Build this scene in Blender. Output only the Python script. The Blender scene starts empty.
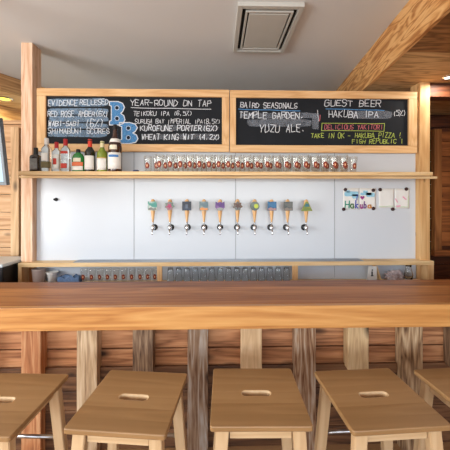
import bpy, bmesh, math, random
from mathutils import Vector, Matrix
R = random.Random(7)
C = bpy.context.scene.collection
SC = bpy.context.scene
A = math.radians(1.4); ca, sa = math.cos(A), math.sin(A)
F = 300.0; CH = 1.66; HZ = 199.0
# photo column/row -> position on a wall-parallel plane at distance y (survey helpers)
def _ray(px):
    u = (px-225)/F
    return u*ca+sa, ca-u*sa
def PX(px, y):
    a, b = _ray(px); return y*a/b
def PZ(px, py, y):
    a, b = _ray(px); return CH+(HZ-py)/F*(y/b)
def W(x, z): return (x*ca+z*sa, z*ca-x*sa)

# ------------------------------------------------------------------ materials
def srgb(r, g, b):
    f = lambda c: (c/255/12.92) if c/255 <= .04045 else ((c/255+.055)/1.055)**2.4
    return (f(r), f(g), f(b), 1)
def newmat(name):
    m = bpy.data.materials.new(name); m.use_nodes = True
    nt = m.node_tree; return m, nt, nt.nodes['Principled BSDF']
def plain(name, col, rough=.5, metal=0, spec=.5, bump=0, var=.0, scale=20):
    m, nt, p = newmat(name)
    p.inputs['Roughness'].default_value = rough; p.inputs['Metallic'].default_value = metal
    p.inputs['Specular IOR Level'].default_value = spec
    p.inputs['Base Color'].default_value = col
    if var or bump:
        tc = nt.nodes.new('ShaderNodeTexCoord'); n = nt.nodes.new('ShaderNodeTexNoise')
        n.inputs['Scale'].default_value = scale; n.inputs['Detail'].default_value = 5
        nt.links.new(tc.outputs['Object'], n.inputs['Vector'])
        if var:
            mx = nt.nodes.new('ShaderNodeMix'); mx.data_type = 'RGBA'
            mx.inputs[6].default_value = tuple(c*(1-var) for c in col[:3])+(1,)
            mx.inputs[7].default_value = tuple(min(1, c*(1+var)) for c in col[:3])+(1,)
            nt.links.new(n.outputs['Fac'], mx.inputs[0]); nt.links.new(mx.outputs[2], p.inputs['Base Color'])
        if bump:
            b = nt.nodes.new('ShaderNodeBump'); b.inputs['Strength'].default_value = bump; b.inputs['Distance'].default_value = .01
            nt.links.new(n.outputs['Fac'], b.inputs['Height']); nt.links.new(b.outputs['Normal'], p.inputs['Normal'])
    return m
def emit(name, col, s):
    m, nt, p = newmat(name)
    p.inputs['Base Color'].default_value = col
    p.inputs['Emission Color'].default_value = col; p.inputs['Emission Strength'].default_value = s
    return m
def wood(name, dark, mid, light, axis='x', seed=0, rough=.5, ring=6., knots=.0, kscale=3., board=0, baxis='z', contrast=1., fine=.55, spec=.4, stretch=12.):
    m, nt, p = newmat(name); N = nt.nodes.new; L = nt.links.new
    tc = N('ShaderNodeTexCoord'); mp = N('ShaderNodeMapping')
    s = {'x': (1/stretch, 1, 1), 'y': (1, 1/stretch, 1), 'z': (1, 1, 1/stretch)}[axis]
    mp.inputs['Scale'].default_value = s; mp.inputs['Location'].default_value = (seed*3.7, seed*1.3, seed*2.1)
    L(tc.outputs['Object'], mp.inputs['Vector'])
    vec = mp.outputs['Vector']
    bfac = None
    if board:   # per-board tone shift (lamella pattern)
        sp = N('ShaderNodeSeparateXYZ'); L(tc.outputs['Object'], sp.inputs[0])
        d = N('ShaderNodeMath'); d.operation = 'DIVIDE'; d.inputs[1].default_value = board; L(sp.outputs[{'x': 0, 'y': 1, 'z': 2}[baxis]], d.inputs[0])
        fl = N('ShaderNodeMath'); fl.operation = 'FLOOR'; L(d.outputs[0], fl.inputs[0])
        wn = N('ShaderNodeTexWhiteNoise'); wn.noise_dimensions = '1D'; 
        ad = N('ShaderNodeMath'); ad.inputs[1].default_value = seed*11.3+.5; L(fl.outputs[0], ad.inputs[0]); L(ad.outputs[0], wn.inputs['W'])
        vm = N('ShaderNodeVectorMath'); vm.operation = 'MULTIPLY_ADD'; L(wn.outputs['Color'], vm.inputs[0]); vm.inputs[1].default_value = (7, 7, 7); L(vec, vm.inputs[2])
        vec = vm.outputs[0]; bfac = wn.outputs['Value']
    n1 = N('ShaderNodeTexNoise'); n1.inputs['Scale'].default_value = ring; n1.inputs['Detail'].default_value = 3; n1.inputs['Distortion'].default_value = .6; L(vec, n1.inputs['Vector'])
    # cathedral rings: repeat the slow noise
    mu = N('ShaderNodeMath'); mu.operation = 'MULTIPLY'; mu.inputs[1].default_value = 13; L(n1.outputs['Fac'], mu.inputs[0])
    pp = N('ShaderNodeMath'); pp.operation = 'PINGPONG'; pp.inputs[1].default_value = 1; L(mu.outputs[0], pp.inputs[0])
    n2 = N('ShaderNodeTexNoise'); n2.inputs['Scale'].default_value = ring*9; n2.inputs['Detail'].default_value = 5; L(vec, n2.inputs['Vector'])
    a = N('ShaderNodeMix'); a.inputs[0].default_value = fine; L(pp.outputs[0], a.inputs[2]); L(n2.outputs['Fac'], a.inputs[3])
    last = a.outputs[0]
    if bfac is not None:
        b2 = N('ShaderNodeMix'); b2.inputs[0].default_value = .4; L(last, b2.inputs[2]); L(bfac, b2.inputs[3]); last = b2.outputs[0]
    rp = N('ShaderNodeValToRGB'); e = rp.color_ramp.elements
    lo = .5-.4/contrast*.9; hi = .5+.4/contrast*.9
    e[0].position = max(0, lo); e[0].color = dark; e[1].position = min(1, hi); e[1].color = light
    k = e.new(.5); k.color = mid
    L(last, rp.inputs[0]); col = rp.outputs[0]
    if knots:
        mp2 = N('ShaderNodeMapping'); st = 2.2
        mp2.inputs['Scale'].default_value = {'x': (1/st, 1, 1), 'y': (1, 1/st, 1), 'z': (1, 1, 1/st)}[axis]
        mp2.inputs['Location'].default_value = (seed*1.7, seed*.9, seed*2.9); L(tc.outputs['Object'], mp2.inputs['Vector'])
        v = N('ShaderNodeTexVoronoi'); v.inputs['Scale'].default_value = kscale; L(mp2.outputs[0], v.inputs['Vector'])
        mr = N('ShaderNodeMapRange'); mr.inputs['From Min'].default_value = knots*.5; mr.inputs['From Max'].default_value = knots*1.5
        mr.inputs['To Min'].default_value = 1; mr.inputs['To Max'].default_value = 0; L(v.outputs['Distance'], mr.inputs['Value'])
        kx = N('ShaderNodeMix'); kx.data_type = 'RGBA'; kx.inputs[7].default_value = tuple(c*.22 for c in dark[:3])+(1,)
        L(mr.outputs[0], kx.inputs[0]); L(col, kx.inputs[6]); col = kx.outputs[2]
    L(col, p.inputs['Base Color'])
    bp = N('ShaderNodeBump'); bp.inputs['Strength'].default_value = .15; bp.inputs['Distance'].default_value = .004
    L(a.outputs[0], bp.inputs['Height']); L(bp.outputs['Normal'], p.inputs['Normal'])
    p.inputs['Roughness'].default_value = rough; p.inputs['Specular IOR Level'].default_value = spec
    return m
def glassmat(name, col=(1, 1, 1, 1), rough=0., ior=1.45):
    m, nt, p = newmat(name)
    p.inputs['Base Color'].default_value = col; p.inputs['Roughness'].default_value = rough
    p.inputs['Transmission Weight'].default_value = 1; p.inputs['IOR'].default_value = ior
    return m

# ------------------------------------------------------------------ geometry helpers
def box(bm, x0, x1, y0, y1, z0, z1, bev=0, mi=0, rot=None, piv=None):
    r = bmesh.ops.create_cube(bm, size=1)
    vs = r['verts']
    bmesh.ops.scale(bm, vec=(abs(x1-x0), abs(y1-y0), abs(z1-z0)), verts=vs)
    bmesh.ops.translate(bm, vec=((x0+x1)/2, (y0+y1)/2, (z0+z1)/2), verts=vs)
    fs = set(f for v in vs for f in v.link_faces)
    if bev:
        es = list(set(e for v in vs for e in v.link_edges))
        rr = bmesh.ops.bevel(bm, geom=es, offset=bev, segments=2, profile=.5, affect='EDGES')
        fs = set(f for f in rr['faces']) | set(f for v in rr['verts'] for f in v.link_faces)
        vs = list(set(v for f in fs for v in f.verts))
    for f in fs: f.material_index = mi
    if rot is not None:
        bmesh.ops.rotate(bm, cent=piv or ((x0+x1)/2, (y0+y1)/2, (z0+z1)/2), matrix=rot, verts=vs)
    return vs
def loft(bm, rings, cap=True, mi=0, smooth=True, closed=True):
    rs = [[bm.verts.new(p) for p in r] for r in rings]
    n = len(rs[0]); out = []
    for a, b in zip(rs, rs[1:]):
        for i in range(n if closed else n-1):
            f = bm.faces.new((a[i], a[(i+1) % n], b[(i+1) % n], b[i])); f.material_index = mi; f.smooth = smooth; out.append(f)
    if cap:
        for r in (rs[0], rs[-1]):
            try:
                f = bm.faces.new(r); f.material_index = mi; out.append(f)
            except ValueError: pass
    return out
def lathe(bm, prof, n=24, c=(0, 0, 0), mi=0, cap=True, sx=1, sy=1, axis='z'):
    def pt(r, h, t):
        x, y = r*math.cos(t)*sx, r*math.sin(t)*sy
        if axis == 'z': return (c[0]+x, c[1]+y, c[2]+h)
        return (c[0]+x, c[1]-h, c[2]+y)
    return loft(bm, [[pt(max(r, 1e-4), h, 2*math.pi*i/n) for i in range(n)] for r, h in prof], cap, mi)
def tube(bm, pts, r, n=12, mi=0):
    pts = [Vector(p) for p in pts]; rings = []
    rr = r if isinstance(r, (list, tuple)) else [r]*len(pts)
    for i, p in enumerate(pts):
        d = (pts[min(i+1, len(pts)-1)]-pts[max(i-1, 0)]).normalized()
        u = d.cross(Vector((0, 0, 1)) if abs(d.z) < .9 else Vector((1, 0, 0))).normalized(); w = d.cross(u)
        rings.append([p+(u*math.cos(2*math.pi*k/n)+w*math.sin(2*math.pi*k/n))*rr[i] for k in range(n)])
    return loft(bm, rings, True, mi)
def poly(bm, pts, y0, y1, mi=0):   # polygon in xz given thickness along y
    a = [bm.verts.new((x, y0, z)) for x, z in pts]; b = [bm.verts.new((x, y1, z)) for x, z in pts]
    n = len(pts); fs = [bm.faces.new(a), bm.faces.new(b[::-1])]
    for i in range(n): fs.append(bm.faces.new((a[i], b[i], b[(i+1) % n], a[(i+1) % n])))
    for f in fs: f.material_index = mi
    return fs
def slab(bm, pts, z0, z1, mi=0):   # polygon in xy given thickness along z
    a = [bm.verts.new((x, y, z0)) for x, y in pts]; b = [bm.verts.new((x, y, z1)) for x, y in pts]
    n = len(pts); fs = [bm.faces.new(a), bm.faces.new(b[::-1])]
    for i in range(n): fs.append(bm.faces.new((a[i], b[i], b[(i+1) % n], a[(i+1) % n])))
    for f in fs: f.material_index = mi
def NB(): return bmesh.new()
def obj(name, bm, mats, parent=None, loc=None, label=None, group=None, cat=None, kind=None):
    bmesh.ops.recalc_face_normals(bm, faces=bm.faces)
    if loc is not None: bmesh.ops.translate(bm, vec=-Vector(loc), verts=bm.verts)
    elif parent is not None and parent.get('_w'):
        g = Vector((0, 0, 0)); q = parent
        while q: g += q.location; q = q.parent
        bmesh.ops.translate(bm, vec=-g, verts=bm.verts)
    me = bpy.data.meshes.new(name); bm.to_mesh(me); bm.free()
    for m in (mats if isinstance(mats, (list, tuple)) else [mats]): me.materials.append(m)
    o = bpy.data.objects.new(name, me); C.objects.link(o)
    if loc is not None: o.location = loc
    if parent is not None:
        o.parent = parent
        if parent.get('_w'): o['_w'] = 1
    tag(o, label, cat, group, kind)
    return o
def tag(o, label=None, cat=None, group=None, kind=None):
    if label: o['label'] = label
    if cat: o['category'] = cat
    if group: o['group'] = group
    if kind: o['kind'] = kind
def thing(name, label, cat, loc=(0, 0, 0), group=None, world=True):
    o = bpy.data.objects.new(name, None); C.objects.link(o); o.location = loc; o.empty_display_size = .1
    tag(o, label, cat, group)
    if world: o['_w'] = 1
    return o
def dup(root, loc, label, rz=None):
    r = root.copy(); C.objects.link(r); r.location = loc; r['label'] = label
    if rz is not None: r.rotation_euler = (0, 0, rz)
    for ch in list(root.children):
        c = ch.copy(); C.objects.link(c); c.parent = r
        for g in list(ch.children):
            d = g.copy(); C.objects.link(d); d.parent = c
    return r
def struct(name, bm, m, parent=None):
    return obj(name, bm, m, parent, kind=None if parent else 'structure')
ORD = ['first', 'second', 'third', 'fourth', 'fifth', 'sixth', 'seventh', 'eighth', 'ninth', 'tenth', 'eleventh', 'twelfth']

# ------------------------------------------------------------------ palette
M_ceil = plain('ceiling_paint', srgb(222, 223, 223), .9, bump=.05, scale=60)
M_panel = plain('white_enamel_panel', srgb(206, 213, 222), .25, spec=.5)
M_white = plain('white_paint', srgb(225, 225, 222), .8)
M_pine = wood('pine_post', srgb(198, 146, 110), srgb(222, 184, 152), srgb(236, 208, 182), 'z', 1, .6, 9, knots=.1, kscale=7, fine=.6, contrast=1.1)
M_pine2 = wood('pine_post_right', srgb(178, 126, 72), srgb(208, 164, 110), srgb(226, 190, 140), 'z', 2, .6, 6, knots=.09, kscale=8, fine=.6, contrast=.8)
M_frame = wood('pine_frame', srgb(200, 150, 96), srgb(220, 176, 124), srgb(232, 194, 146), 'x', 3, .5, 8, fine=.4, contrast=.7)
M_framev = wood('pine_frame_upright', srgb(200, 150, 96), srgb(220, 176, 124), srgb(232, 194, 146), 'z', 3, .5, 8, fine=.4, contrast=.7)
M_shelf = wood('pine_shelf', srgb(204, 164, 112), srgb(224, 190, 140), srgb(236, 206, 160), 'x', 5, .5, 8, fine=.4, contrast=.7)
M_fascia = wood('fir_plywood_fascia', srgb(170, 110, 56), srgb(214, 158, 96), srgb(230, 182, 122), 'y', 6, .55, 9, fine=.35, contrast=1.15, stretch=8)
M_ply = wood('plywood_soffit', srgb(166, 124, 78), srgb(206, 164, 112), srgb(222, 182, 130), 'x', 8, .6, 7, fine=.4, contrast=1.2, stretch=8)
M_beam = wood('old_beam', srgb(144, 102, 62), srgb(194, 150, 102), srgb(216, 178, 130), 'x', 9, .6, 5, contrast=1.1)
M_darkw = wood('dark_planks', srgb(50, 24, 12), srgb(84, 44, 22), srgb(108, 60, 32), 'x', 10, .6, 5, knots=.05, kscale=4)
M_honey = wood('honey_planks', srgb(110, 60, 26), srgb(150, 88, 42), srgb(176, 108, 56), 'x', 11, .6, 5, knots=.06, kscale=4)
M_honeyv = wood('honey_upright', srgb(120, 72, 34), srgb(158, 100, 52), srgb(182, 124, 70), 'z', 11, .6, 5, knots=.06, kscale=4)
M_lwall = wood('larch_planks', srgb(166, 120, 80), srgb(198, 156, 114), srgb(216, 180, 142), 'x', 12, .6, 5, knots=.08, kscale=4)
M_lpost = wood('larch_board', srgb(170, 132, 90), srgb(204, 168, 126), srgb(220, 190, 152), 'z', 13, .6, 5, knots=.12, kscale=5)
M_top = wood('countertop_wood', srgb(108, 58, 24), srgb(150, 90, 42), srgb(184, 122, 66), 'x', 14, .42, 8, knots=.05, kscale=3, board=.13, baxis='y', contrast=1.15, stretch=16, spec=.3)
M_edge = wood('counter_edge_wood', srgb(160, 102, 50), srgb(192, 136, 76), srgb(210, 160, 98), 'x', 15, .35, 7, knots=.035, kscale=2.2, contrast=.9, stretch=14, spec=.5)
M_cedar = wood('cedar_boards', srgb(112, 68, 40), srgb(176, 120, 80), srgb(204, 150, 106), 'x', 16, .6, 8, knots=.16, kscale=6.5, contrast=.95, fine=.5)
M_cedar2 = wood('cedar_boards_shaded', srgb(60, 38, 24), srgb(100, 66, 42), srgb(128, 90, 60), 'x', 17, .6, 7, knots=.08, kscale=5.5, contrast=1.2)  # darker cedar tone with the stool seats' shadow put into the colour
M_seat = wood('birch_seat', srgb(134, 100, 62), srgb(156, 120, 80), srgb(172, 137, 95), 'x', 18, .34, 5, board=.07, baxis='y', contrast=.7, fine=.5, stretch=14, spec=.4)
M_birch = wood('birch_leg', srgb(182, 146, 106), srgb(200, 168, 128), srgb(212, 184, 146), 'z', 19, .45, 6, contrast=.6, fine=.5, stretch=14)
M_steel = plain('brushed_steel', srgb(180, 182, 186), .3, 1)
M_chrome = plain('chrome', srgb(225, 228, 232), .12, 1)
M_black = plain('black_plastic', srgb(22, 22, 24), .35)
M_dslot = plain('vent_dark_slot', srgb(24, 24, 26), .7)
M_ventp = plain('vent_plastic', srgb(196, 196, 190), .35)
M_slate = plain('blackboard_slate', srgb(30, 33, 38), .75, spec=.2, var=.35, scale=5)
M_magnet = plain('dark_red_magnet', srgb(52, 22, 28), .4)
M_tileroof = wood('floor_boards', srgb(120, 84, 54), srgb(156, 116, 78), srgb(176, 138, 98), 'x', 44, .5, 5, board=.12, baxis='y', contrast=.9)
M_paper = plain('drawing_paper', srgb(232, 232, 230), .8)
def chalk(name, col, alpha=.85, sc=260):
    m, nt, p = newmat(name); p.inputs['Base Color'].default_value = col; p.inputs['Roughness'].default_value = 1
    p.inputs['Specular IOR Level'].default_value = 0
    tc = nt.nodes.new('ShaderNodeTexCoord'); n = nt.nodes.new('ShaderNodeTexNoise'); n.inputs['Scale'].default_value = sc; n.inputs['Detail'].default_value = 3
    nt.links.new(tc.outputs['Object'], n.inputs['Vector'])
    mr = nt.nodes.new('ShaderNodeMapRange'); mr.inputs['From Min'].default_value = .3; mr.inputs['From Max'].default_value = .55
    mr.inputs['To Min'].default_value = alpha*.45; mr.inputs['To Max'].default_value = alpha
    nt.links.new(n.outputs['Fac'], mr.inputs['Value']); nt.links.new(mr.outputs[0], p.inputs['Alpha'])
    return m
K_white = chalk('white_chalk', srgb(232, 236, 242), .84, 160)
K_blue = chalk('blue_chalk', srgb(92, 148, 200), .9, 90)
K_yel = chalk('green_chalk', srgb(190, 206, 104), .95)
K_red = chalk('red_chalk', srgb(226, 128, 136), .95)
K_smb = chalk('blue_chalk_smear', srgb(140, 165, 190), .5, 24)
K_smw = chalk('white_chalk_smear', srgb(150, 158, 170), .3, 22)
K_smd = chalk('pale_chalk_smear', srgb(150, 156, 165), .22, 24)
M_inkb = plain('blue_paint', srgb(150, 202, 226), .8, var=.2, scale=40)
M_inkr = [plain('crayon', srgb(*c), .8) for c in ((40, 150, 130), (60, 110, 60), (110, 60, 140), (60, 70, 170), (150, 50, 130), (200, 130, 40))]
M_inkp = plain('pink_crayon', srgb(232, 160, 190), .8); M_inkg = plain('pale_green_crayon', srgb(190, 214, 180), .8)

# ------------------------------------------------------------------ stroke lettering
FONT = {'A': '00 26 40|12 32', 'B': '00 06 36 45 44 33 03|33 42 41 30 00', 'C': '45 36 16 05 01 10 30 41', 'D': '00 06 26 44 42 20 00',
 'E': '40 00 06 46|03 33', 'F': '00 06 46|03 33', 'G': '45 36 16 05 01 10 30 41 43 23', 'H': '00 06|40 46|03 43', 'I': '20 26', 'J': '46 41 30 10 01',
 'K': '00 06|46 03 40', 'L': '06 00 40', 'M': '00 06 23 46 40', 'N': '00 06 40 46', 'O': '10 01 05 16 36 45 41 30 10', 'P': '00 06 36 45 44 33 03',
 'Q': '10 01 05 16 36 45 41 30 10|22 40', 'R': '00 06 36 45 44 33 03|23 40', 'S': '45 36 16 05 04 13 33 42 41 30 10 01', 'T': '06 46|20 26',
 'U': '06 01 10 30 41 46', 'V': '06 20 46', 'W': '06 10 24 30 46', 'X': '00 46|06 40', 'Y': '06 23 46|23 20', 'Z': '06 46 00 40',
 '0': '10 01 05 16 36 45 41 30 10', '2': '05 16 36 45 44 00 40', '4': '30 36 02 42', '5': '46 06 04 34 43 41 30 00',
 '6': '45 36 16 05 01 10 30 41 42 33 13 02', '8': '13 04 05 16 36 45 44 33 13 02 01 10 30 41 42 33', '%': '00 46|06 15|31 40',
 '(': '36 24 22 30', ')': '16 24 22 10', '-': '03 33', '.': '10 11', ',': '21 10', '!': '26 22|20 21', '?': '05 16 36 44 23 22|20 21',
 'a': '33 13 02 01 10 30|33 30 41', 'k': '00 06|33 02 30', 'u': '03 01 10 20 31|33 31 30 41', 'b': '00 06|03 23 32 31 20 00', 'i': '10 13'}
def ribbon(bm, pts, w, y, th=.0008):
    for (x0, z0), (x1, z1) in zip(pts, pts[1:]):
        d = Vector((x1-x0, z1-z0)); l = d.length
        if l < 1e-6: continue
        d /= l; n = Vector((-d.y, d.x))*w/2; e = d*w*.35
        q = [(x0-e.x+n.x, z0-e.y+n.y), (x1+e.x+n.x, z1+e.y+n.y), (x1+e.x-n.x, z1+e.y-n.y), (x0-e.x-n.x, z0-e.y-n.y)]
        poly(bm, q, y-th, y)
        y -= .00002
def write(bm, text, px0, px1, base, hpx, yp, w=.007, jit=.5, slope=0., per=None):
    n = len(text); adv = (px1-px0)/n; wd = adv*.74
    for i, ch in enumerate(text):
        if ch == ' ' or ch not in FONT: continue
        jy = R.uniform(-.3, .3); s = R.uniform(.9, 1.1)
        for st in FONT[ch].split('|'):
            pts = []
            for c in st.split():
                gx, gy = int(c[0])+R.uniform(-jit, jit), int(c[1])+R.uniform(-jit, jit)
                px = px0+adv*i+gx/4*wd+gy*.06; py = base+slope*(i*adv)+jy-gy/6*hpx*s
                pts.append((PX(px, yp), PZ(px, py, yp)))
            ribbon(bm if per is None else per[i], pts, w, yp)
def line(bm, px0, py0, px1, py1, yp, w=.007, n=8, jit=.25):
    pts = [(px0+(px1-px0)*k/n, py0+(py1-py0)*k/n+R.uniform(-jit, jit)) for k in range(n+1)]
    ribbon(bm, [(PX(a, yp), PZ(a, b, yp)) for a, b in pts], w, yp)
def blob(bm, px0, px1, py0, py1, yp, th=.0003, n=16):
    pts = []
    for k in range(n):
        t = 2*math.pi*k/n; s = lambda v: math.copysign(abs(v)**.35, v)
        pts.append(((px0+px1)/2+s(math.cos(t))*(px1-px0)/2*R.uniform(.93, 1), (py0+py1)/2+s(math.sin(t))*(py1-py0)/2*R.uniform(.82, 1.05)))
    poly(bm, [(PX(a, yp), PZ(a, b, yp)) for a, b in pts], yp-th, yp)

# ------------------------------------------------------------------ the room
CZ = 3.19
b = NB(); box(b, -4.7, 4.7, -3.7, 4.8, -.1, 0); struct('floor', b, M_tileroof)
b = NB(); box(b, -4.7, 4.7, -3.7, 4.8, CZ, CZ+.12); struct('ceiling', b, M_ceil)
b = NB(); box(b, -4.7, 4.7, 4.65, 4.8, 0, CZ); struct('wall_rear', b, M_white)
# left wall with a wide window opening
b = NB()
box(b, -4.7, -4.55, -3.7, -2.6, 0, CZ); box(b, -4.7, -4.55, 1.3, 4.8, 0, CZ)
box(b, -4.7, -4.55, -2.6, 1.3, 0, .8); box(b, -4.7, -4.55, -2.6, 1.3, 2.6, CZ)
struct('wall_left', b, M_white)
b = NB(); box(b, 4.55, 4.7, -3.7, 4.8, 0, CZ); struct('wall_right', b, M_honey)
b = NB()
box(b, -4.7, -3.6, -3.7, -3.55, 0, CZ); box(b, 3.6, 4.7, -3.7, -3.55, 0, CZ)
box(b, -3.6, 3.6, -3.7, -3.55, 0, .8); box(b, -3.6, 3.6, -3.7, -3.55, 2.7, CZ)
struct('wall_front', b, M_white)
M_winf = plain('window_frame_white', srgb(215, 210, 200), .5)
M_wing = glassmat('window_glass', (1, 1, 1, 1), 0, 1.02)
b = NB()
for y in (-2.6, -1.3, 0, 1.25): box(b, -4.66, -4.6, y, y+.05, .8, 2.6)
box(b, -4.66, -4.6, -2.6, 1.3, .8, .85); box(b, -4.66, -4.6, -2.6, 1.3, 2.55, 2.6)
w1 = struct('window_1', b, M_winf)
b = NB()
for x in (-3.6, -1.2, 1.15, 3.55): box(b, x, x+.05, -3.66, -3.6, .8, 2.7)
box(b, -3.6, 3.6, -3.66, -3.6, .8, .85); box(b, -3.6, 3.6, -3.66, -3.6, 2.65, 2.7)
w2 = struct('window_2', b, M_winf)

# tap wall: white enamel panels
YP = 3.05
xL, xR = PX(36.5, YP), PX(416, YP)
seams = [xL, PX(134, YP), PX(235.5, YP), PX(334.5, YP), xR]
b = NB()
for a, c in zip(seams, seams[1:]): box(b, a+.0015, c-.0015, YP, YP+.03, .0, 2.74, bev=.0012)
box(b, xL, xR, YP+.031, YP+.09, 0, 2.74)
struct('wall_back', b, M_panel)
b = NB()
for s in seams[1:-1]: box(b, s-.003, s+.003, YP-.0025, YP+.002, 1.05, 2.74)
struct('trim_1', b, plain('panel_joint_strip', srgb(150, 156, 164), .4))
# posts
YF = 2.98
zsR = PZ(425, 82, YF)
b = NB(); box(b, PX(21, YF), PX(32.3, YF), YF, YF+.15, 1.0455, CZ, bev=.002); struct('trim_2', b, M_pine)
b = NB(); box(b, PX(420, YF), PX(430, YF), YF, YF+.15, 1.0455, zsR, bev=.002); struct('trim_3', b, M_pine2)
# right lowered plywood ceiling and its fascia
def fl(z): return 1.383+.0778*(z-1.844)
pts = [W(fl(z), z) for z in (-1.5, 4.78)]
dn = Vector((pts[1][0]-pts[0][0], pts[1][1]-pts[0][1])).normalized(); nn = Vector((dn.y, -dn.x))*.03
b = NB(); p0, p1 = pts
slab(b, [(p0[0], p0[1]), (p1[0], p1[1]), (p1[0]+nn.x, p1[1]+nn.y), (p0[0]+nn.x, p0[1]+nn.y)], zsR-.004, CZ); struct('trim_4', b, M_fascia)
ysm = 2.38
xm = lambda y: p0[0]+(p1[0]-p0[0])*(y-p0[1])/(p1[1]-p0[1])+nn.x
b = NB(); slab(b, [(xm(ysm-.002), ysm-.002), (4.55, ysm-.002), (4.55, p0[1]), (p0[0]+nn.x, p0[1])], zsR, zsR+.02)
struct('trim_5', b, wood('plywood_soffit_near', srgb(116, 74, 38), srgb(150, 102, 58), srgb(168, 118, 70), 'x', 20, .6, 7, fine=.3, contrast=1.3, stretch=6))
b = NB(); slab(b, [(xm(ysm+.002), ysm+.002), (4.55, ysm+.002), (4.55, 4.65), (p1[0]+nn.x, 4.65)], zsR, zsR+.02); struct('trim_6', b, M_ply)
# header across the doorway on the right and dark plank lining beyond
b = NB(); box(b, PX(430, YF)+.002, 4.55, YF+.02, YF+.15, zsR-.14, zsR-.002, bev=.002); struct('trim_7', b, M_darkw)
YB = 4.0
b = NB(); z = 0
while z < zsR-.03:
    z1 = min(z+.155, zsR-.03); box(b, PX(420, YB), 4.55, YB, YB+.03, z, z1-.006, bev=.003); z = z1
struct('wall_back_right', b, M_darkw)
YB2 = 3.93
zt = PZ(440, 131, YB2); zb = PZ(440, 246, YB2)
b = NB(); z = zb
while z < zt-.02:
    z1 = min(z+.2, zt); box(b, PX(442, YB2), 4.5, YB2, YB2+.03, z, z1-.007, bev=.003); z = z1
t = struct('trim_8', b, M_honey)
b = NB(); box(b, PX(434.8, YB2-.04), PX(442, YB2-.04), YB2-.04, YB2+.03, zb-.05, zt+.02, bev=.004); struct('trim_9', b, M_honeyv)
b = NB(); box(b, PX(434.8, YB2-.05), 4.5, YB2-.05, YB2+.03, zb-.13, zb-.052, bev=.004); struct('trim_10', b, M_honey)
# left: plank wall, upright board, oblique beams with plywood between
YL = 3.3
b = NB(); z = 0
while z < 2.5:
    z1 = min(z+.19, 2.52); box(b, -4.55, PX(24, YL), YL, YL+.04, z, z1-.006, bev=.004); z = z1
struct('wall_back_left', b, M_lwall)
b = NB(); box(b, PX(10.5, YL-.04), PX(18.6, YL-.04), YL-.04, YL-.002, 0, PZ(10, 128, YL), bev=.003); struct('trim_11', b, M_lpost)
th = math.radians(28)
def obl(x0, z0, zA, zB, nm, h0, h1, mat, thick):
    pa = W(x0+(zA-z0)*math.tan(th), zA); pb = W(x0+(zB-z0)*math.tan(th), zB)
    d = Vector((pb[0]-pa[0], pb[1]-pa[1])).normalized(); n = Vector((-d.y, d.x))*thick
    L_ = Vector((pb[0]-pa[0], pb[1]-pa[1])).length
    bb = NB(); box(bb, 0, L_, 0, thick, h0, h1, bev=.003)
    o = struct(nm, bb, mat); o.location = (pa[0], pa[1], 0); o.rotation_euler = (0, 0, math.atan2(d.y, d.x))
    return pa, pb
pa, pb = obl(-2.73, 3.64, .42, 4.60, 'trim_12', 3.012, CZ-.001, M_beam, .12)
pc, pd = obl(-3.225, 4.3, 2.0, 4.62, 'trim_13', 2.80, 3.01, M_beam, .12)
b = NB(); slab(b, [(pa[0]-.05, pa[1]+.1), (pb[0]-.1, pb[1]), (-4.54, 4.64)], 3.0125, 3.03)
struct('trim_14', b, wood('plywood_light', srgb(222, 180, 126), srgb(236, 200, 148), srgb(244, 214, 166), 'x', 21, .6, 4, fine=.3))

# ------------------------------------------------------------------ downlights and vent
def downlight(px, y, z, px_py, label, col, s, k=1):
    x = px; t = thing('downlight', label, 'ceiling light', (x, y, z))
    b = NB(); prof = [(.035*k, -.001), (.05*k, -.012), (.058*k, -.012), (.062*k, 0)]
    lathe(b, prof, 32, (x, y, z), cap=False); obj('trim_ring', b, M_chrome, t)
    b = NB(); lathe(b, [(.0001, -.010*k), (.03*k, -.008*k), (.046*k, -.003)], 32, (x, y, z), cap=False); obj('lamp_lens', b, emit('lamp_glow_'+label[:4].strip(), col, s), t)
yr = 1.18*300/(199-79)
xr, yr = W((447-225)/300*yr*.985, yr*.985)
downlight(xr+.02, yr, zsR, 0, 'chrome ringed downlight in the brown plywood soffit at the right edge', srgb(255, 250, 240), 3)
zl = 1.352*300/(199-98.5); xl, yl = W((4-225)/300*zl, zl)
downlight(xl, yl, 3.012, 0, 'glowing yellow downlight between the beams at the left edge', srgb(255, 232, 90), 1.6, 1.7)

HV = CZ-CH
def ceilpt(px, py, h=HV):
    z = h*300/(HZ-py); return W((px-225)/300*z, z)
vx0, vy1 = ceilpt(233, 49.6); vx1, _ = ceilpt(284, 49.4); vy0 = ceilpt(235, 1)[1]
vt = thing('ceiling_vent', 'pale rectangular ceiling vent with dark slots around a flat square plate', 'air vent', ((vx0+vx1)/2, (vy0+vy1)/2, CZ))
def ringbox(bm, x0, x1, y0, y1, w, z0, z1, bev=.003):
    box(bm, x0, x0+w, y0, y1, z0, z1, bev); box(bm, x1-w, x1, y0, y1, z0, z1, bev)
    box(bm, x0+w, x1-w, y0, y0+w, z0, z1, bev); box(bm, x0+w, x1-w, y1-w, y1, z0, z1, bev)
b = NB(); ringbox(b, vx0, vx1, vy0, vy1, .040, CZ-.035, CZ); obj('outer_flange', b, M_ventp, vt)
b = NB(); box(b, vx0+.04, vx1-.04, vy0+.04, vy1-.04, CZ-.006, CZ); obj('dark_plenum', b, M_dslot, vt)
b = NB(); ringbox(b, vx0+.068, vx1-.068, vy0+.072, vy1-.072, .018, CZ-.035, CZ-.006); obj('inner_flange', b, M_ventp, vt)
b = NB(); box(b, vx0+.098, vx1-.098, vy0+.106, vy1-.106, CZ-.034, CZ-.006, bev=.004); obj('centre_plate', b, M_ventp, vt)

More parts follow.
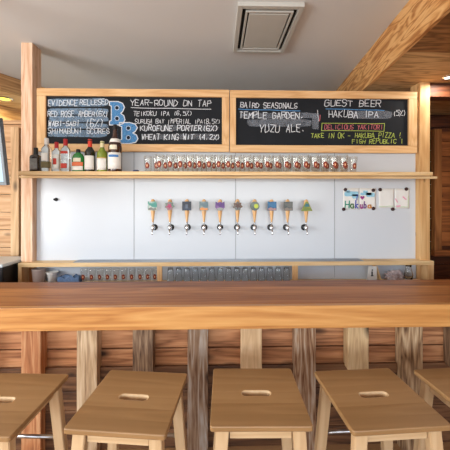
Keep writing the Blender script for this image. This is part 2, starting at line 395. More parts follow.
# ------------------------------------------------------------------ bar counter
YC0, YC1 = 1.702, 2.237
bar = thing('bar_counter', 'long wooden bar counter with golden front edge and cedar board front behind the stools', 'bar counter', (0, 1.95, 0))
b = NB(); box(b, -3.4, 3.4, YC0+.041, YC1, .955, 1.05, bev=.003); obj('countertop', b, M_top, bar, label='reddish brown planked top')
b = NB(); box(b, -3.4, 3.4, YC0, YC0+.04, .92, 1.05, bev=.004); obj('edge_board', b, M_edge, bar, label='golden front edge board')
YU = 2.03
b = NB()
for z0, z1 in ((.40, .655), (.66, .79), (.795, .954)): box(b, -3.4, 3.4, YU, YU+.10, z0, z1-.004, bev=.004)
obj('upper_boards', b, M_cedar, bar)
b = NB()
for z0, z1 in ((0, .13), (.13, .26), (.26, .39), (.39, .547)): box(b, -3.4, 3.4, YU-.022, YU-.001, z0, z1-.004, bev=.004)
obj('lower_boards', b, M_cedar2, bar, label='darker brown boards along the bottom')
def pm(name, d, m, l, s, k=.0, ks=4, c=1.1): return wood(name, srgb(*d), srgb(*m), srgb(*l), 'z', s, .65, 11, knots=k*1.6, kscale=ks*1.3, contrast=c*.8, fine=.6, stretch=11)
P1 = pm('post_red', (130, 76, 44), (176, 116, 74), (210, 166, 122), 31, .06)
P2 = pm('post_pale_streak', (120, 86, 58), (196, 166, 130), (222, 200, 168), 32, .07, 5, 1.3)
P3 = pm('post_grey_rough', (74, 52, 38), (128, 100, 76), (160, 134, 106), 33, 0, 4, 1.6)
P4 = pm('post_blue_grey', (92, 58, 36), (140, 112, 88), (166, 156, 146), 34, .05, 4, 1.5)
P5 = pm('post_tan', (176, 138, 98), (204, 170, 130), (218, 190, 152), 35, .03, 4, .8)
P6 = pm('post_rust_grey', (98, 56, 30), (152, 118, 88), (180, 162, 144), 36, .0, 4, 1.7)
P7 = pm('post_pale_knotty', (150, 112, 74), (196, 164, 122), (214, 188, 150), 37, .13, 6, .9)
P8 = pm('post_streaky', (90, 60, 38), (160, 128, 94), (200, 174, 140), 38, .08, 5, 1.7)
YQ = 1.95
for (a, c, full, m) in ((-34, -13, 1, P5), (21, 40.5, 1, P1), (76.5, 97, 1, P2), (132.5, 153, 0, P3), (187.5, 208, 1, P4), (241, 262, 0, P5),
                        (295, 316, 1, P6), (348, 369, 0, P7), (402, 423, 1, P8), (452, 473, 0, P3), (506, 527, 1, P2)):
    b = NB(); z0 = 0 if full else .535
    box(b, PX(a, YQ), PX(c, YQ), YQ, YU-.0225, z0, .953, bev=.004); box(b, PX(a, YQ)+.002, PX(c, YQ)-.002, YU-.03, YU-.001, .548, .95)
    obj('post' if full else 'bracket_post', b, m, bar)

# ------------------------------------------------------------------ stools
def seat_mesh():
    b = NB(); n = 96; hw = .21; rc = .012
    def outer(t, off):
        # walk a rounded square by angle
        c, s = math.cos(t), math.sin(t); h = hw-off; r = rc
        k = h/max(abs(c), abs(s)); x, y = c*k, s*k
        q = h-r
        if abs(x) > q and abs(y) > q:
            cx, cy = math.copysign(q, x), math.copysign(q, y); d = Vector((x-cx, y-cy))
            if d.length > r: d = d.normalized()*r
            x, y = cx+d.x, cy+d.y
        return x, y
    def inner(t, off):
        c, s = math.cos(t), math.sin(t); r = .016+off; L_ = .05
        # stadium by ray casting
        k = r/abs(s) if abs(s) > 1e-6 else 1e9
        if abs(c*k) <= L_: return c*k, s*k
        # circle end centred at (+-L,0)
        cx = math.copysign(L_, c); bq = c*cx; disc = bq*bq-(L_*L_-r*r)
        k = bq+math.sqrt(max(disc, 0)); return c*k, s*k
    # angles: mix so that both corners and slot ends get points
    ts = []
    for i in range(n): ts.append(2*math.pi*(i+.5)/n)
    extra = [math.atan2(sy*(hw-d), sx*(hw-e)) % (2*math.pi) for sx in (1, -1) for sy in (1, -1) for d, e in ((0, .02), (.02, 0), (0, 0), (.006, 0), (0, .006))]
    extra += [x % (2*math.pi) for x in (0, .06, .12, .2, -.06, -.12, -.2, math.pi, math.pi-.06, math.pi+.06, math.pi-.12, math.pi+.12, math.pi-.2, math.pi+.2)]
    ts = sorted(set(round(t, 5) for t in ts+extra))
    T = .024; bv = .004
    rings = [(outer, 0, -T+bv), (outer, 0, -bv), (outer, bv*.3, -bv*.3), (outer, bv, 0), (inner, .006, 0), (inner, .003, -.001), (inner, 0, -.006), (inner, 0, -T), (outer, bv, -T)]
    R_ = [[(*f(t, o), z) for t in ts] for f, o, z in rings]
    vs = [[b.verts.new(p) for p in r] for r in R_]; m = len(ts)
    for k in range(len(vs)):
        a, c = vs[k], vs[(k+1) % len(vs)]
        for i in range(m):
            f = b.faces.new((a[i], a[(i+1) % m], c[(i+1) % m], c[i]))
            f.material_index = 1 if k in (4, 5, 6) else 0
            f.smooth = k in (5, 6)
    bmesh.ops.translate(b, vec=(0, 0, .74), verts=b.verts)
    return b
st = thing('bar_stool', '', 'bar stool', (0, 0, 0), 'birch bar stools lined up in front of the bar', world=False)
obj('seat', seat_mesh(), [M_seat, M_birch], st)
TOPZ = .7155
def legc(sx, sy, z):
    k = (TOPZ-z)/TOPZ
    return Vector((sx*(.158+.05*k), sy*(.163+.045*k), z))
for sx in (-1, 1):
    for sy in (-1, 1):
        b = NB(); rings = []
        for z, s in ((0, .85), (.004, .9), (TOPZ, 1)):
            c = legc(sx, sy, z); hx, hy = .027*s, .019*s
            rings.append([(c.x-hx, c.y-hy, z), (c.x+hx, c.y-hy, z), (c.x+hx, c.y+hy, z), (c.x-hx, c.y+hy, z)])
        loft(b, rings, smooth=False)
        es = [e for e in b.edges if abs(e.verts[0].co.z-e.verts[1].co.z) > .1]
        bmesh.ops.bevel(b, geom=es, offset=.003, segments=2, affect='EDGES')
        obj('leg', b, M_birch, st)
AP = wood('birch_apron', srgb(182, 146, 106), srgb(200, 168, 128), srgb(212, 184, 146), 'x', 23, .45, 6, contrast=.6, fine=.5, stretch=14)
for sy in (-1, 1):
    b = NB(); box(b, -.129, .129, sy*.163-.009, sy*.163+.009, .662, .7155, bev=.002); obj('apron', b, AP, st)
for sx in (-1, 1):
    b = NB(); box(b, sx*.158-.009, sx*.158+.009, -.142, .142, .662, .7155, bev=.002); obj('apron', b, AP, st)
for sy, h in ((1, .43), (-1, .30)):
    a, c = legc(-1, sy, h), legc(1, sy, h)
    b = NB(); tube(b, [a+Vector((.02, 0, 0)), c-Vector((.02, 0, 0))], .0095, 12); obj('footrest_rail', b, M_steel, st, label='grey metal footrest rail')
def lab(s): return s
SP = [(-1.035, 1.375, -1.6, 'birch bar stool at the left edge, half out of the photo'),
      (-.424, 1.393, -4.6, 'birch bar stool turned slightly, second from the left edge'),
      (.148, 1.422, .2, 'birch bar stool standing square in the middle of the row'),
      (.70, 1.412, 4.4, 'birch bar stool just right of the middle one, with a curved hand slot'),
      (1.242, 1.43, 5.0, 'birch bar stool cut off by the right edge of the photo')]
for i, (x, z, r, l) in enumerate(SP):
    wx, wy = W(x, z); rz = math.radians(r-1.4)
    if i == 0: st.location = (wx, wy, 0); st.rotation_euler = (0, 0, rz); st['label'] = l
    else: dup(st, (wx, wy, 0), l, rz)

# ------------------------------------------------------------------ back counter
YS = 2.92
zt = 1.045
bc = thing('back_counter', 'low pine back counter with open cubbies under the beer taps', 'counter', (0, 2.98, 0))
x0, x1 = PX(18, YS), PX(434, YS)
b = NB(); pts_ = [(x0, YS), (x1, YS), (x1, YF+.15), (xR+.002, YF+.15), (xR+.002, YP-.002), (xL-.002, YP-.002), (xL-.002, YF+.15), (x0, YF+.15)]
slab(b, pts_, zt-.038, zt); obj('top', b, M_shelf, bc)
for a_, c_, m_ in ((x0+.03, xL-.002, M_honeyv), (xR+.002, x1-.03, M_framev)):
    b = NB(); box(b, a_, c_, YF+.06, YF+.149, 0, zt-.039); obj('end_panel', b, m_, bc)
b = NB(); box(b, PX(76, YP-.06), PX(361, YP-.06), YP-.12, YP-.006, zt+.0004, zt+.004)
gx = PX(76, YP-.06)
while gx < PX(361, YP-.06)-.01:
    box(b, gx+.004, gx+.012, YP-.118, YP-.01, zt+.004, zt+.008); gx += .021
obj('drip_grate', b, M_steel, bc, label='grey metal drip grate')
for a, c in ((18, 21.5), (157, 162), (292.5, 298), (428.5, 434)):
    b = NB(); box(b, PX(a, YS+.004), PX(c, YS+.004), YS+.004, YF+.059 if a in (18, 428.5) else YS+.026, 0, zt-.039, bev=.002); obj('upright', b, M_framev, bc)
b = NB(); box(b, PX(32.3, YF)+.003, PX(420, YF)-.003, YS+.03, YP-.004, .80, .84)
obj('lower_shelf', b, M_shelf, bc)
b = NB(); box(b, PX(32.3, YF)+.003, PX(420, YF)-.003, YS+.04, YP-.004, 0, .799); obj('base_panel', b, M_honey, bc)
SB = .8402

# ------------------------------------------------------------------ bottle shelf
YG = 2.71
zs0, zs1 = PZ(225, 175.2, YG), PZ(225, 171.5, YG)
sh = thing('wall_shelf', 'long pine shelf under the chalkboards holding bottles and beer glasses', 'shelf', (0, 2.9, zs0))
b = NB(); box(b, PX(18.5, YG), PX(433, YG), YG, YF-.002, zs0, zs1, bev=.002); box(b, PX(32.3, YF)+.003, PX(420, YF)-.003, YF-.001, YP-.003, zs0, zs1); obj('board', b, M_shelf, sh)
b = NB(); box(b, PX(19, 2.8), PX(434.3, 2.84), 2.80, 2.84, zs0-.022, zs0-.0005, bev=.002); obj('support_rail', b, M_shelf, sh)
GT = zs1+.0004

# ------------------------------------------------------------------ chalkboards
YK = 2.985
def board(px0, px1, label, ix0, ix1, tl, tr, bl, br):
    xa, xb = PX(px0, YK), PX(px1, YK)
    z1 = PZ(px0, tl, YK); z0 = PZ(px0, bl, YK); z1 = (z1+PZ(px1, tr, YK))/2; z0 = (z0+PZ(px1, br, YK))/2
    t = thing('chalkboard', label, 'chalkboard', ((xa+xb)/2, YK+.03, z0))
    fa, fb = PX(ix0, YK), PX(ix1, YK); wv = .074
    b = NB(); box(b, xa, xb, YK, YK+.035, z1-wv, z1, bev=.003); obj('frame_rail', b, M_frame, t)
    b = NB(); box(b, xa, xb, YK, YK+.035, z0, z0+wv, bev=.003); obj('frame_rail', b, M_frame, t)
    b = NB(); box(b, xa, fa, YK+.0005, YK+.034, z0+wv+.0003, z1-wv-.0003, bev=.003); obj('frame_stile', b, M_framev, t)
    b = NB(); box(b, fb, xb, YK+.0005, YK+.034, z0+wv+.0003, z1-wv-.0003, bev=.003)
    obj('frame_stile', b, M_framev, t)
    b = NB(); box(b, xa+.01, xb-.01, YK+.02, YK+.032, z0+.01, z1-.01); obj('slate', b, M_slate, t)
    return t
YT = YK+.0198
lb = board(36.5, 229.3, 'left chalkboard in pine frame, beer list with two big blue letter Bs', 45.5, 222, 88, 89.5, 151, 152)
rb = board(230, 417.4, 'right chalkboard in pine frame, listing seasonals and guest beer', 236, 409, 89.5, 92, 152, 153.3)
# smears first, then writing on top of them
def smear(par, m, *a):
    b = NB(); blob(b, *a); obj('chalk_smear', b, m, par)
for (y0, y1) in ((98.5, 106.5), (108.5, 114.5), (116, 121.5), (123.5, 128.5), (130.5, 137)): smear(lb, K_smb, 47, 109.5, y0-.4, y1+.4, YT)
smear(lb, K_smd, 140, 220, 124.5, 131, YT); smear(lb, K_smd, 142, 220, 133.5, 139.5, YT)
YW = YT-.0012
def wr(par, m, *a, **k):
    a = list(a); text = a[0]; adv = (a[2]-a[1])/len(text); p = 0
    for word in text.split(' '):
        if word:
            b = NB(); write(b, word, a[1]+p*adv, a[1]+(p+len(word))*adv, a[3]+k.get('slope', 0)*p*adv, *a[4:], **k); obj('chalk_word', b, m, par)
        p += len(word)+1
def ln(par, m, *a, **k):
    b = NB(); line(b, *a, **k); obj('chalk_line', b, m, par)
wr(lb, K_white, 'EVIDENCE', 48, 78, 106, 5.5, YW, .006, slope=-.02); wr(lb, K_white, 'RELLESED', 80, 109, 105, 5.2, YW, .006, slope=-.02)
wr(lb, K_white, 'RED ROSE AMBER(6%)', 47.5, 109, 116.5, 5.6, YW, .006)
wr(lb, K_white, 'WABI-SABI', 48.5, 80, 126, 5, YW, .0065); wr(lb, K_white, '(6%)', 85, 105, 126.5, 7.5, YW, .0065)
wr(lb, K_white, 'SHIMABUNI SCORES', 48, 110, 133.5, 5, YW, .006)
wr(lb, K_white, 'YEAR-ROUND ON TAP', 130.5, 212, 105.5, 5.6, YW, .0062, slope=.01); ln(lb, K_white, 131, 107.7, 211, 109.2, YW, .006)
wr(lb, K_white, 'TEIKOKU IPA (6.5%)', 133.5, 193, 115.5, 4.2, YW, .005)
wr(lb, K_white, 'SURUGA BAY IMPERIAL IPA(8.5%)', 135, 221, 123.5, 4.2, YW, .0045)
wr(lb, K_white, 'KUROFUNE PORTER(6%)', 140, 219, 130.8, 5.2, YW, .0062)
wr(lb, K_white, 'WHEAT KING WIT (4.2%)', 141.5, 221, 139.6, 5.4, YW, .0062)
def bigB(x, y, w, h, ang=0.):
    o = []
    P = [(0, 0), (.55, 0), (.85, .08), (.97, .25), (.85, .43), (.72, .5), (.92, .6), (1, .77), (.88, .94), (.6, 1), (0, 1), (0, .84), (.12, .8), (.12, .2), (0, .16)]
    for a, c in P: o.append((x+a*w+c*h*ang, y+c*h))
    return o
def mp(pts, yp): return [(PX(a, yp), PZ(a, b_, yp)) for a, b_ in pts]
YQ2 = YT-.0004
for (bx, by, bw, bh) in ((109.5, 101.5, 15.5, 23.5), (119.5, 122.5, 18.5, 21)):
    pts = bigB(bx, by, bw, bh)
    b = NB(); fs = poly(b, mp(pts, YQ2), YQ2-.001, YQ2); obj('blue_letter', b, K_blue, lb, label='fat blue chalk letter B')
    b = NB(); ribbon(b, mp(pts+[pts[0]], YQ2-.0015), .009, YQ2-.0015); obj('letter_outline', b, K_white, lb, label='white chalk outline')
    for fy in (.27, .72):
        b = NB(); cx, cy = bx+bw*.48, by+bh*fy
        poly(b, mp([(cx+1.7*math.cos(t*.785), cy+1.7*math.sin(t*.785)) for t in range(8)], YQ2-.002), YQ2-.0025, YQ2-.002)
        obj('letter_centre', b, M_slate, lb)
    for fy in (.27, .72):
        cx, cy = bx+bw*.48, by+bh*fy
        b = NB(); ribbon(b, mp([(cx+2.3*math.cos(t*.785), cy+2.3*math.sin(t*.785)) for t in range(9)], YQ2-.0026), .004, YQ2-.0026); obj('inner_outline', b, K_white, lb)
# right board
smear(rb, K_smw, 238, 320, 112.5, 118.5, YT); smear(rb, K_smw, 246, 312, 118.8, 127, YT)
smear(rb, K_smw, 312, 319, 113, 130, YT-.0004); smear(rb, K_smw, 349, 393, 110.5, 119, YT)
wr(rb, K_white, 'BAIRD SEASONALS', 240.5, 298, 107.5, 5.2, YW, .006, slope=.02)
wr(rb, K_white, 'TEMPLE GARDEN,', 239.5, 305, 118.5, 6.4, YW, .0065); wr(rb, K_white, 'YUZU ALE.', 259.5, 307, 132.5, 7.6, YW, .0065, slope=-.02)
wr(rb, K_white, 'GUEST BEER', 325, 382, 106, 6, YW, .0065, slope=.01); wr(rb, K_white, 'HAKUBA IPA', 328.5, 379, 117.5, 6.4, YW, .0065); wr(rb, K_white, '(5%)', 393, 406.5, 116, 5.5, YW, .0055)
ln(rb, K_white, 317.5, 110, 318.5, 121, YW, .005, 3)
ln(rb, K_blue, 238.5, 109.2, 300, 110.8, YW, .008); ln(rb, K_blue, 326, 108.7, 384, 110.3, YW, .008)
wr(rb, K_red, 'DELICIOUS YAKITORI', 324.5, 383.5, 129.3, 4.4, YW, .0042, .3); wr(rb, K_red, '!', 318, 322, 121, 6, YW, .006)
for l in ((322, 123, 384.5, 123.7), (384.5, 123.7, 384, 131.2), (384, 131.2, 321.5, 130.6), (321.5, 130.6, 322, 123)): ln(rb, K_yel, *l, YW, .0055, 5)
wr(rb, K_yel, 'TAKE IN OK - HAKUBA PIZZA !', 311, 402, 137.8, 4.8, YW, .005); wr(rb, K_yel, 'FISH REPUBLIC !', 352, 404, 143.3, 4.2, YW, .005)

# ------------------------------------------------------------------ beer glasses
M_glass = glassmat('drinking_glass', (.97, .99, 1, 1), 0.02, 1.40)
def thinglass(name, tint=.975, k=.8):
    m, nt, p = newmat(name); N = nt.nodes.new; L = nt.links.new
    tr = N('ShaderNodeBsdfTransparent'); tr.inputs[0].default_value = (tint, tint, tint*.99, 1)
    gl = N('ShaderNodeBsdfGlossy'); gl.inputs['Roughness'].default_value = .04
    lw = N('ShaderNodeLayerWeight'); lw.inputs['Blend'].default_value = .35
    mr = N('ShaderNodeMapRange'); mr.inputs['To Min'].default_value = .05*k; mr.inputs['To Max'].default_value = .26; L(lw.outputs['Facing'], mr.inputs['Value'])
    mx = N('ShaderNodeMixShader'); L(mr.outputs[0], mx.inputs[0]); L(tr.outputs[0], mx.inputs[1]); L(gl.outputs[0], mx.inputs[2])
    L(mx.outputs[0], nt.nodes['Material Output'].inputs['Surface']); return m
M_thin = thinglass('thin_glass')
M_logo = plain('rust_logo', srgb(132, 42, 18), .5); M_logo2 = plain('logo_tan', srgb(232, 176, 130), .5)
M_rim = plain('rim_gold', srgb(120, 104, 70), .3)
def make_glass(s, label, group, flip=False, logo=True):
    t = thing('beer_glass', label, 'beer glass', (0, 0, 0), group, world=False)
    H = .160*s; rb_, rt = .029*s, .0405*s; w = .0028
    pr = [(.0001, 0), (rb_*.92, 0), (rb_, .004), (rb_+(rt-rb_)*.45, H*.45), (rt+.0006, H*.78), (rt, H-.001), (rt-w*.5, H), (rt-w, H-.001), (rt-w, H*.78), (rb_+(rt-rb_)*.45-w, H*.45), (rb_-w, .014), (.0001, .012)]
    if flip: pr = [(r, H-h) for r, h in pr]
    b = NB(); lathe(b, pr, 28, cap=False); o = obj('glass_body', b, M_glass if flip else M_thin, t)
    if logo:
        b = NB(); zc = H*.42
        def patch(rx, rz, off, mi):
            cen = None; n = 20; ring = []
            def P(u, v):
                r = rb_+(rt-rb_)*((zc+v)/H)+off+.001; a = u/r
                return (r*math.sin(a), -r*math.cos(a), zc+v)
            c0 = b.verts.new(P(0, 0)); r1 = [b.verts.new(P(rx*.5*math.cos(k*2*math.pi/n), rz*.5*math.sin(k*2*math.pi/n))) for k in range(n)]
            r2 = [b.verts.new(P(rx*math.cos(k*2*math.pi/n), rz*math.sin(k*2*math.pi/n))) for k in range(n)]
            for k in range(n):
                f = b.faces.new((c0, r1[k], r1[(k+1) % n])); f.material_index = mi
                f = b.faces.new((r1[k], r2[k], r2[(k+1) % n], r1[(k+1) % n])); f.material_index = mi
        patch(.0205*s, .030*s, .0006, 0); patch(.007*s, .011*s, .0014, 1)
        obj('logo', b, [M_logo, M_logo2], t, label='rust red oval logo')
    return t
fr = [160, 170.5, 180.6, 190, 199.5, 209, 218.5, 228, 237.8, 247.2, 257, 266.8, 276.6, 286, 295.6, 305, 314.5, 324.2, 333.8, 343.6]
bk = [148, 157, 166, 176, 185.5, 195, 204, 214, 223, 232.5, 242, 251, 260.5, 270, 279, 288.5, 298, 307.3, 316.6, 326, 335.3, 344.6, 353]
g0 = make_glass(1, '', 'beer glasses on the long shelf')
def nth(i, n, side): return None
first = True
def ordn(k):
    return ORD[k] if k < 12 else ['thirteenth', 'fourteenth', 'fifteenth', 'sixteenth', 'seventeenth', 'eighteenth', 'nineteenth', 'twentieth'][k-12]
def rank(i, n, where):
    k = i; e = 'left'
    if i >= n/2: k = n-1-i; e = 'right'
    return ('%s end glass' % ('left' if e == 'left' else 'right') if k == 0 else '%s glass from the %s' % (ordn(k), e))+' in the '+where
for row, yy, nm in ((fr, 2.765, 'front row'), (bk, 2.875, 'back row')):
    for i, px in enumerate(row):
        l = rank(i, len(row), nm+' of logo beer glasses on long shelf')
        p = (PX(px, yy), yy, GT)
        if first: g0.location = p; g0['label'] = l; first = False
        else: dup(g0, p, l)
g1 = make_glass(.86, '', 'logo glasses in the left cubby')
row = [84.3, 92.6, 100.6, 108.4, 116.2, 124.2, 132.4, 140.7, 148.3, 155.6]
for i, px in enumerate(row):
    l = rank(i, 10, 'row of ten under the back counter')
    p = (PX(px, 2.985)-(.002 if i == 9 else 0), 2.985, SB)
    if i == 0: g1.location = p; g1['label'] = l
    else: dup(g1, p, l)
g2 = make_glass(.88, '', 'upturned glasses in the middle cubby', True, False)
n = 15; a0, a1 = 170.5, 286.5
for i in range(n):
    px = a0+(a1-a0)*i/(n-1)
    l = rank(i, n, 'upside down row under the taps')
    p = (PX(px, 2.985), 2.985, SB)
    if i == 0: g2.location = p; g2['label'] = l
    else: dup(g2, p, l)
b = NB(); lathe(b, [(.0001, 0), (.028, 0), (.028, .012), (.02, .016), (.0001, .016)], 20, (PX(136, 2.76), 2.76, GT), cap=False)
obj('blue_disc', b, plain('blue_cap', srgb(50, 66, 110), .4), loc=(PX(136, 2.76), 2.76, GT), label='small dark blue disc lying on the long shelf beside the big brown bottle', cat='blue_disc')  # plain blue disc, its use unknown

# ------------------------------------------------------------------ bottles
def bottle(px, hw, H, prof, gm, label, caps, labels, yy=2.765, sx=1, sy=1, sq=False, cat='bottle'):
    """prof: list (r frac, h frac); caps: (h0,h1,r,mat); labels: (h0,h1,arc deg,mat,name)"""
    x = PX(px, yy); base = GT; r0 = hw
    t = thing('bottle', label, cat, (x, yy, base), 'bottles on the long shelf')
    n = 40
    def rad(h):
        for (ra, ha), (rb_, hb) in zip(prof, prof[1:]):
            if ha <= h <= hb: return (ra+(rb_-ra)*(h-ha)/max(hb-ha, 1e-6))*r0
        return prof[-1][0]*r0
    def shp(r, th):
        c, s = math.cos(th), math.sin(th)
        body = r > r0*.6
        if sq and body:
            e = .35; return math.copysign(abs(c)**e, c)*r*sx, math.copysign(abs(s)**e, s)*r*sy
        return c*r*sx if body or sx == 1 else c*r, s*r*sy if body or sy == 1 else s*r
    rings = []
    P = [(.0001, 0)]+[(ra*r0, ha*H) for ra, ha in prof]+[(.0001, H)]
    for r, h in P: rings.append([(x+shp(r, 2*math.pi*i/n)[0], yy+shp(r, 2*math.pi*i/n)[1], base+h) for i in range(n)])
    b = NB(); loft(b, rings, cap=False); o = obj('bottle_body', b, gm, t)
    for h0, h1, r, m in caps:
        b = NB(); lathe(b, [(.0001, h0*H), (r, h0*H), (r*1.0, h0*H+.002), (r*.97, h1*H-.003), (r*.85, h1*H), (.0001, h1*H)], 24, (x, yy, base), cap=False); obj('cap', b, m, t)
    for li, (h0, h1, arc, m, nm) in enumerate(labels):
        b = NB(); k = 16; a = math.radians(arc); R_ = []
        for j in range(5):
            h = h0+(h1-h0)*j/4; rr = rad(h)*1.0+.0012+.0009*li; row_ = []
            for i in range(k+1):
                th_ = -math.pi/2-a+2*a*i/k; u, v = shp(rr, th_); row_.append((x+u, yy+v, base+h*H))
            R_.append(row_)
        loft(b, R_, cap=False, closed=False); o2 = obj(nm, b, m, t)
        md = o2.modifiers.new('s', 'SOLIDIFY'); md.thickness = .0012; md.offset = 1
    return t
G_clear = glassmat('clear_bottle', (.93, .97, .96, 1), .02)
def darkglass(name, col):
    return plain(name, col, .08, spec=.8)
G_brown = darkglass('brown_bottle', srgb(58, 28, 14)); G_dk = darkglass('dark_wine_bottle', srgb(18, 22, 14))
G_green = darkglass('green_gin_bottle', srgb(20, 118, 44)); G_olive = darkglass('olive_bottle', srgb(122, 138, 40)); G_bl = darkglass('black_bottle', srgb(34, 22, 18))
L_w = plain('label_white', srgb(232, 230, 224), .7); L_k = plain('label_grey', srgb(118, 118, 116), .7, var=.5, scale=60)
L_r = plain('label_red', srgb(196, 60, 48), .6); L_or = plain('label_orange', srgb(222, 116, 74), .6); L_b = plain('label_blue', srgb(70, 130, 196), .7, var=.5, scale=40)
L_cr = plain('label_cream', srgb(228, 220, 196), .7); L_g = plain('label_olive', srgb(106, 96, 64), .7, var=.4, scale=50); L_gold = plain('label_gold', srgb(196, 160, 80), .5)
R_cap = plain('red_cap', srgb(176, 28, 36), .4); O_cap = plain('vermilion_capsule', srgb(214, 58, 36), .4); W_cap = plain('white_cap', srgb(222, 218, 212), .4); C_cap = plain('cream_capsule', srgb(226, 214, 172), .4)
M = .00925
wine = [(.96, 0), (1, .02), (1, .6), (.92, .66), (.55, .74), (.38, .8), (.36, .97), (.42, .98), (.42, 1)]
spir = [(.95, 0), (1, .02), (1, .66), (.9, .72), (.5, .79), (.36, .83), (.34, .97), (.36, 1)]
bottle(35.8, .040, .200, [(.96, 0), (1, .02), (1, .64), (.85, .72), (.4, .78), (.34, .98), (.34, 1)], G_bl, 'small square black whiskey bottle at the left end of the shelf', [(.78, 1.08, .019, M_black)], [(.08, .58, 30, L_k, 'label')], sq=True)
bottle(46.6, .043, .295, spir, G_clear, 'clear spirit bottle with white cap and dark olive label band', [(.83, 1.03, .019, W_cap)], [(.1, .3, 75, L_g, 'label'), (.32, .56, 40, L_w, 'label')])
bottle(56.6, .035, .268, spir, G_clear, 'clear slim bottle with red cap and white label, beside the white-capped one', [(.82, 1.03, .018, R_cap)], [(.08, .6, 60, L_w, 'label'), (.25, .46, 25, L_r, 'label_emblem')], yy=2.81)
bottle(65.6, .041, .285, spir, G_clear, 'clear bottle with tall red cap left of the green one', [(.82, 1.04, .019, R_cap)], [(.56, .64, 50, L_r, 'label'), (.1, .25, 40, L_r, 'label_emblem')], sq=False)
bottle(78.3, .056, .185, [(.96, 0), (1, .02), (1, .6), (.92, .74), (.7, .86), (.32, .93), (.3, 1)], G_green, 'squat bright green bottle with dark cap and orange label', [(.93, 1.1, .019, M_black)], [(.06, .26, 60, L_w, 'label'), (.27, .46, 60, L_or, 'label'), (.47, .66, 35, L_cr, 'label')], sy=.6)
bottle(90, .045, .285, wine, G_dk, 'dark wine bottle with vermilion capsule and white label', [(.76, 1.035, .019, O_cap)], [(.06, .5, 70, L_w, 'label')])
bottle(102.2, .045, .27, wine, G_olive, 'olive green wine bottle with cream capsule and white label', [(.82, 1.03, .018, C_cap)], [(.05, .44, 70, L_w, 'label'), (.44, .47, 70, L_gold, 'label_band')])
bottle(115.2, .060, .425, [(.96, 0), (1, .02), (1, .5), (.9, .58), (.62, .68), (.4, .76), (.3, .86), (.27, .96), (.3, 1)], G_brown, 'largest brown bottle at the right end of the bottles, white and blue label', [(.90, 1.01, .019, M_black)],
       [(.05, .4, 75, L_w, 'label'), (.08, .25, 60, L_b, 'label_picture'), (.30, .35, 45, L_b, 'label_picture'), (.46, .56, 32, L_cr, 'label'), (.62, .70, 160, L_w, 'neck_band')])

# ------------------------------------------------------------------ beer taps
M_twood = wood('tap_handle_wood', srgb(196, 140, 88), srgb(220, 172, 118), srgb(234, 196, 146), 'z', 41, .4, 20)
def badge_mat(name, c1, c2, sc=22):
    m, nt, p = newmat(name); tc = nt.nodes.new('ShaderNodeTexCoord'); n = nt.nodes.new('ShaderNodeTexNoise'); n.inputs['Scale'].default_value = sc
    rp = nt.nodes.new('ShaderNodeValToRGB'); rp.color_ramp.elements[0].position = .42; rp.color_ramp.elements[1].position = .58
    rp.color_ramp.elements[0].color = srgb(*c1); rp.color_ramp.elements[1].color = srgb(*c2)
    nt.links.new(tc.outputs['Object'], n.inputs['Vector']); nt.links.new(n.outputs['Fac'], rp.inputs[0]); nt.links.new(rp.outputs[0], p.inputs['Base Color']); p.inputs['Roughness'].default_value = .4
    return m
TP = [(153, 'sq', (60, 140, 130), (200, 208, 200), (120, 120, 116), 'teal and white badge'),
      (170, 'star', (96, 130, 116), (150, 110, 120), (176, 40, 100), 'ragged badge with a magenta figure'),
      (187, 'sq', (24, 30, 46), (40, 52, 74), (90, 100, 120), 'dark navy square badge'),
      (204, 'sq', (90, 116, 126), (140, 152, 150), (214, 140, 70), 'blue grey badge with orange lower edge'),
      (220, 'wave', (84, 44, 120), (130, 90, 150), (150, 156, 150), 'purple badge'),
      (237.5, 'star', (100, 74, 58), (110, 116, 116), (80, 50, 44), 'mottled brown badge'),
      (254.5, 'round', (110, 124, 116), (84, 100, 96), (190, 206, 60), 'grey badge with lime yellow spot'),
      (271.5, 'sq', (40, 110, 160), (30, 80, 120), (170, 130, 130), 'bright blue square badge'),
      (287.5, 'sq', (96, 100, 98), (60, 70, 72), (130, 120, 112), 'dark grey square badge'),
      (306, 'tri', (150, 148, 40), (110, 130, 50), (40, 110, 120), 'olive yellow triangular badge')]
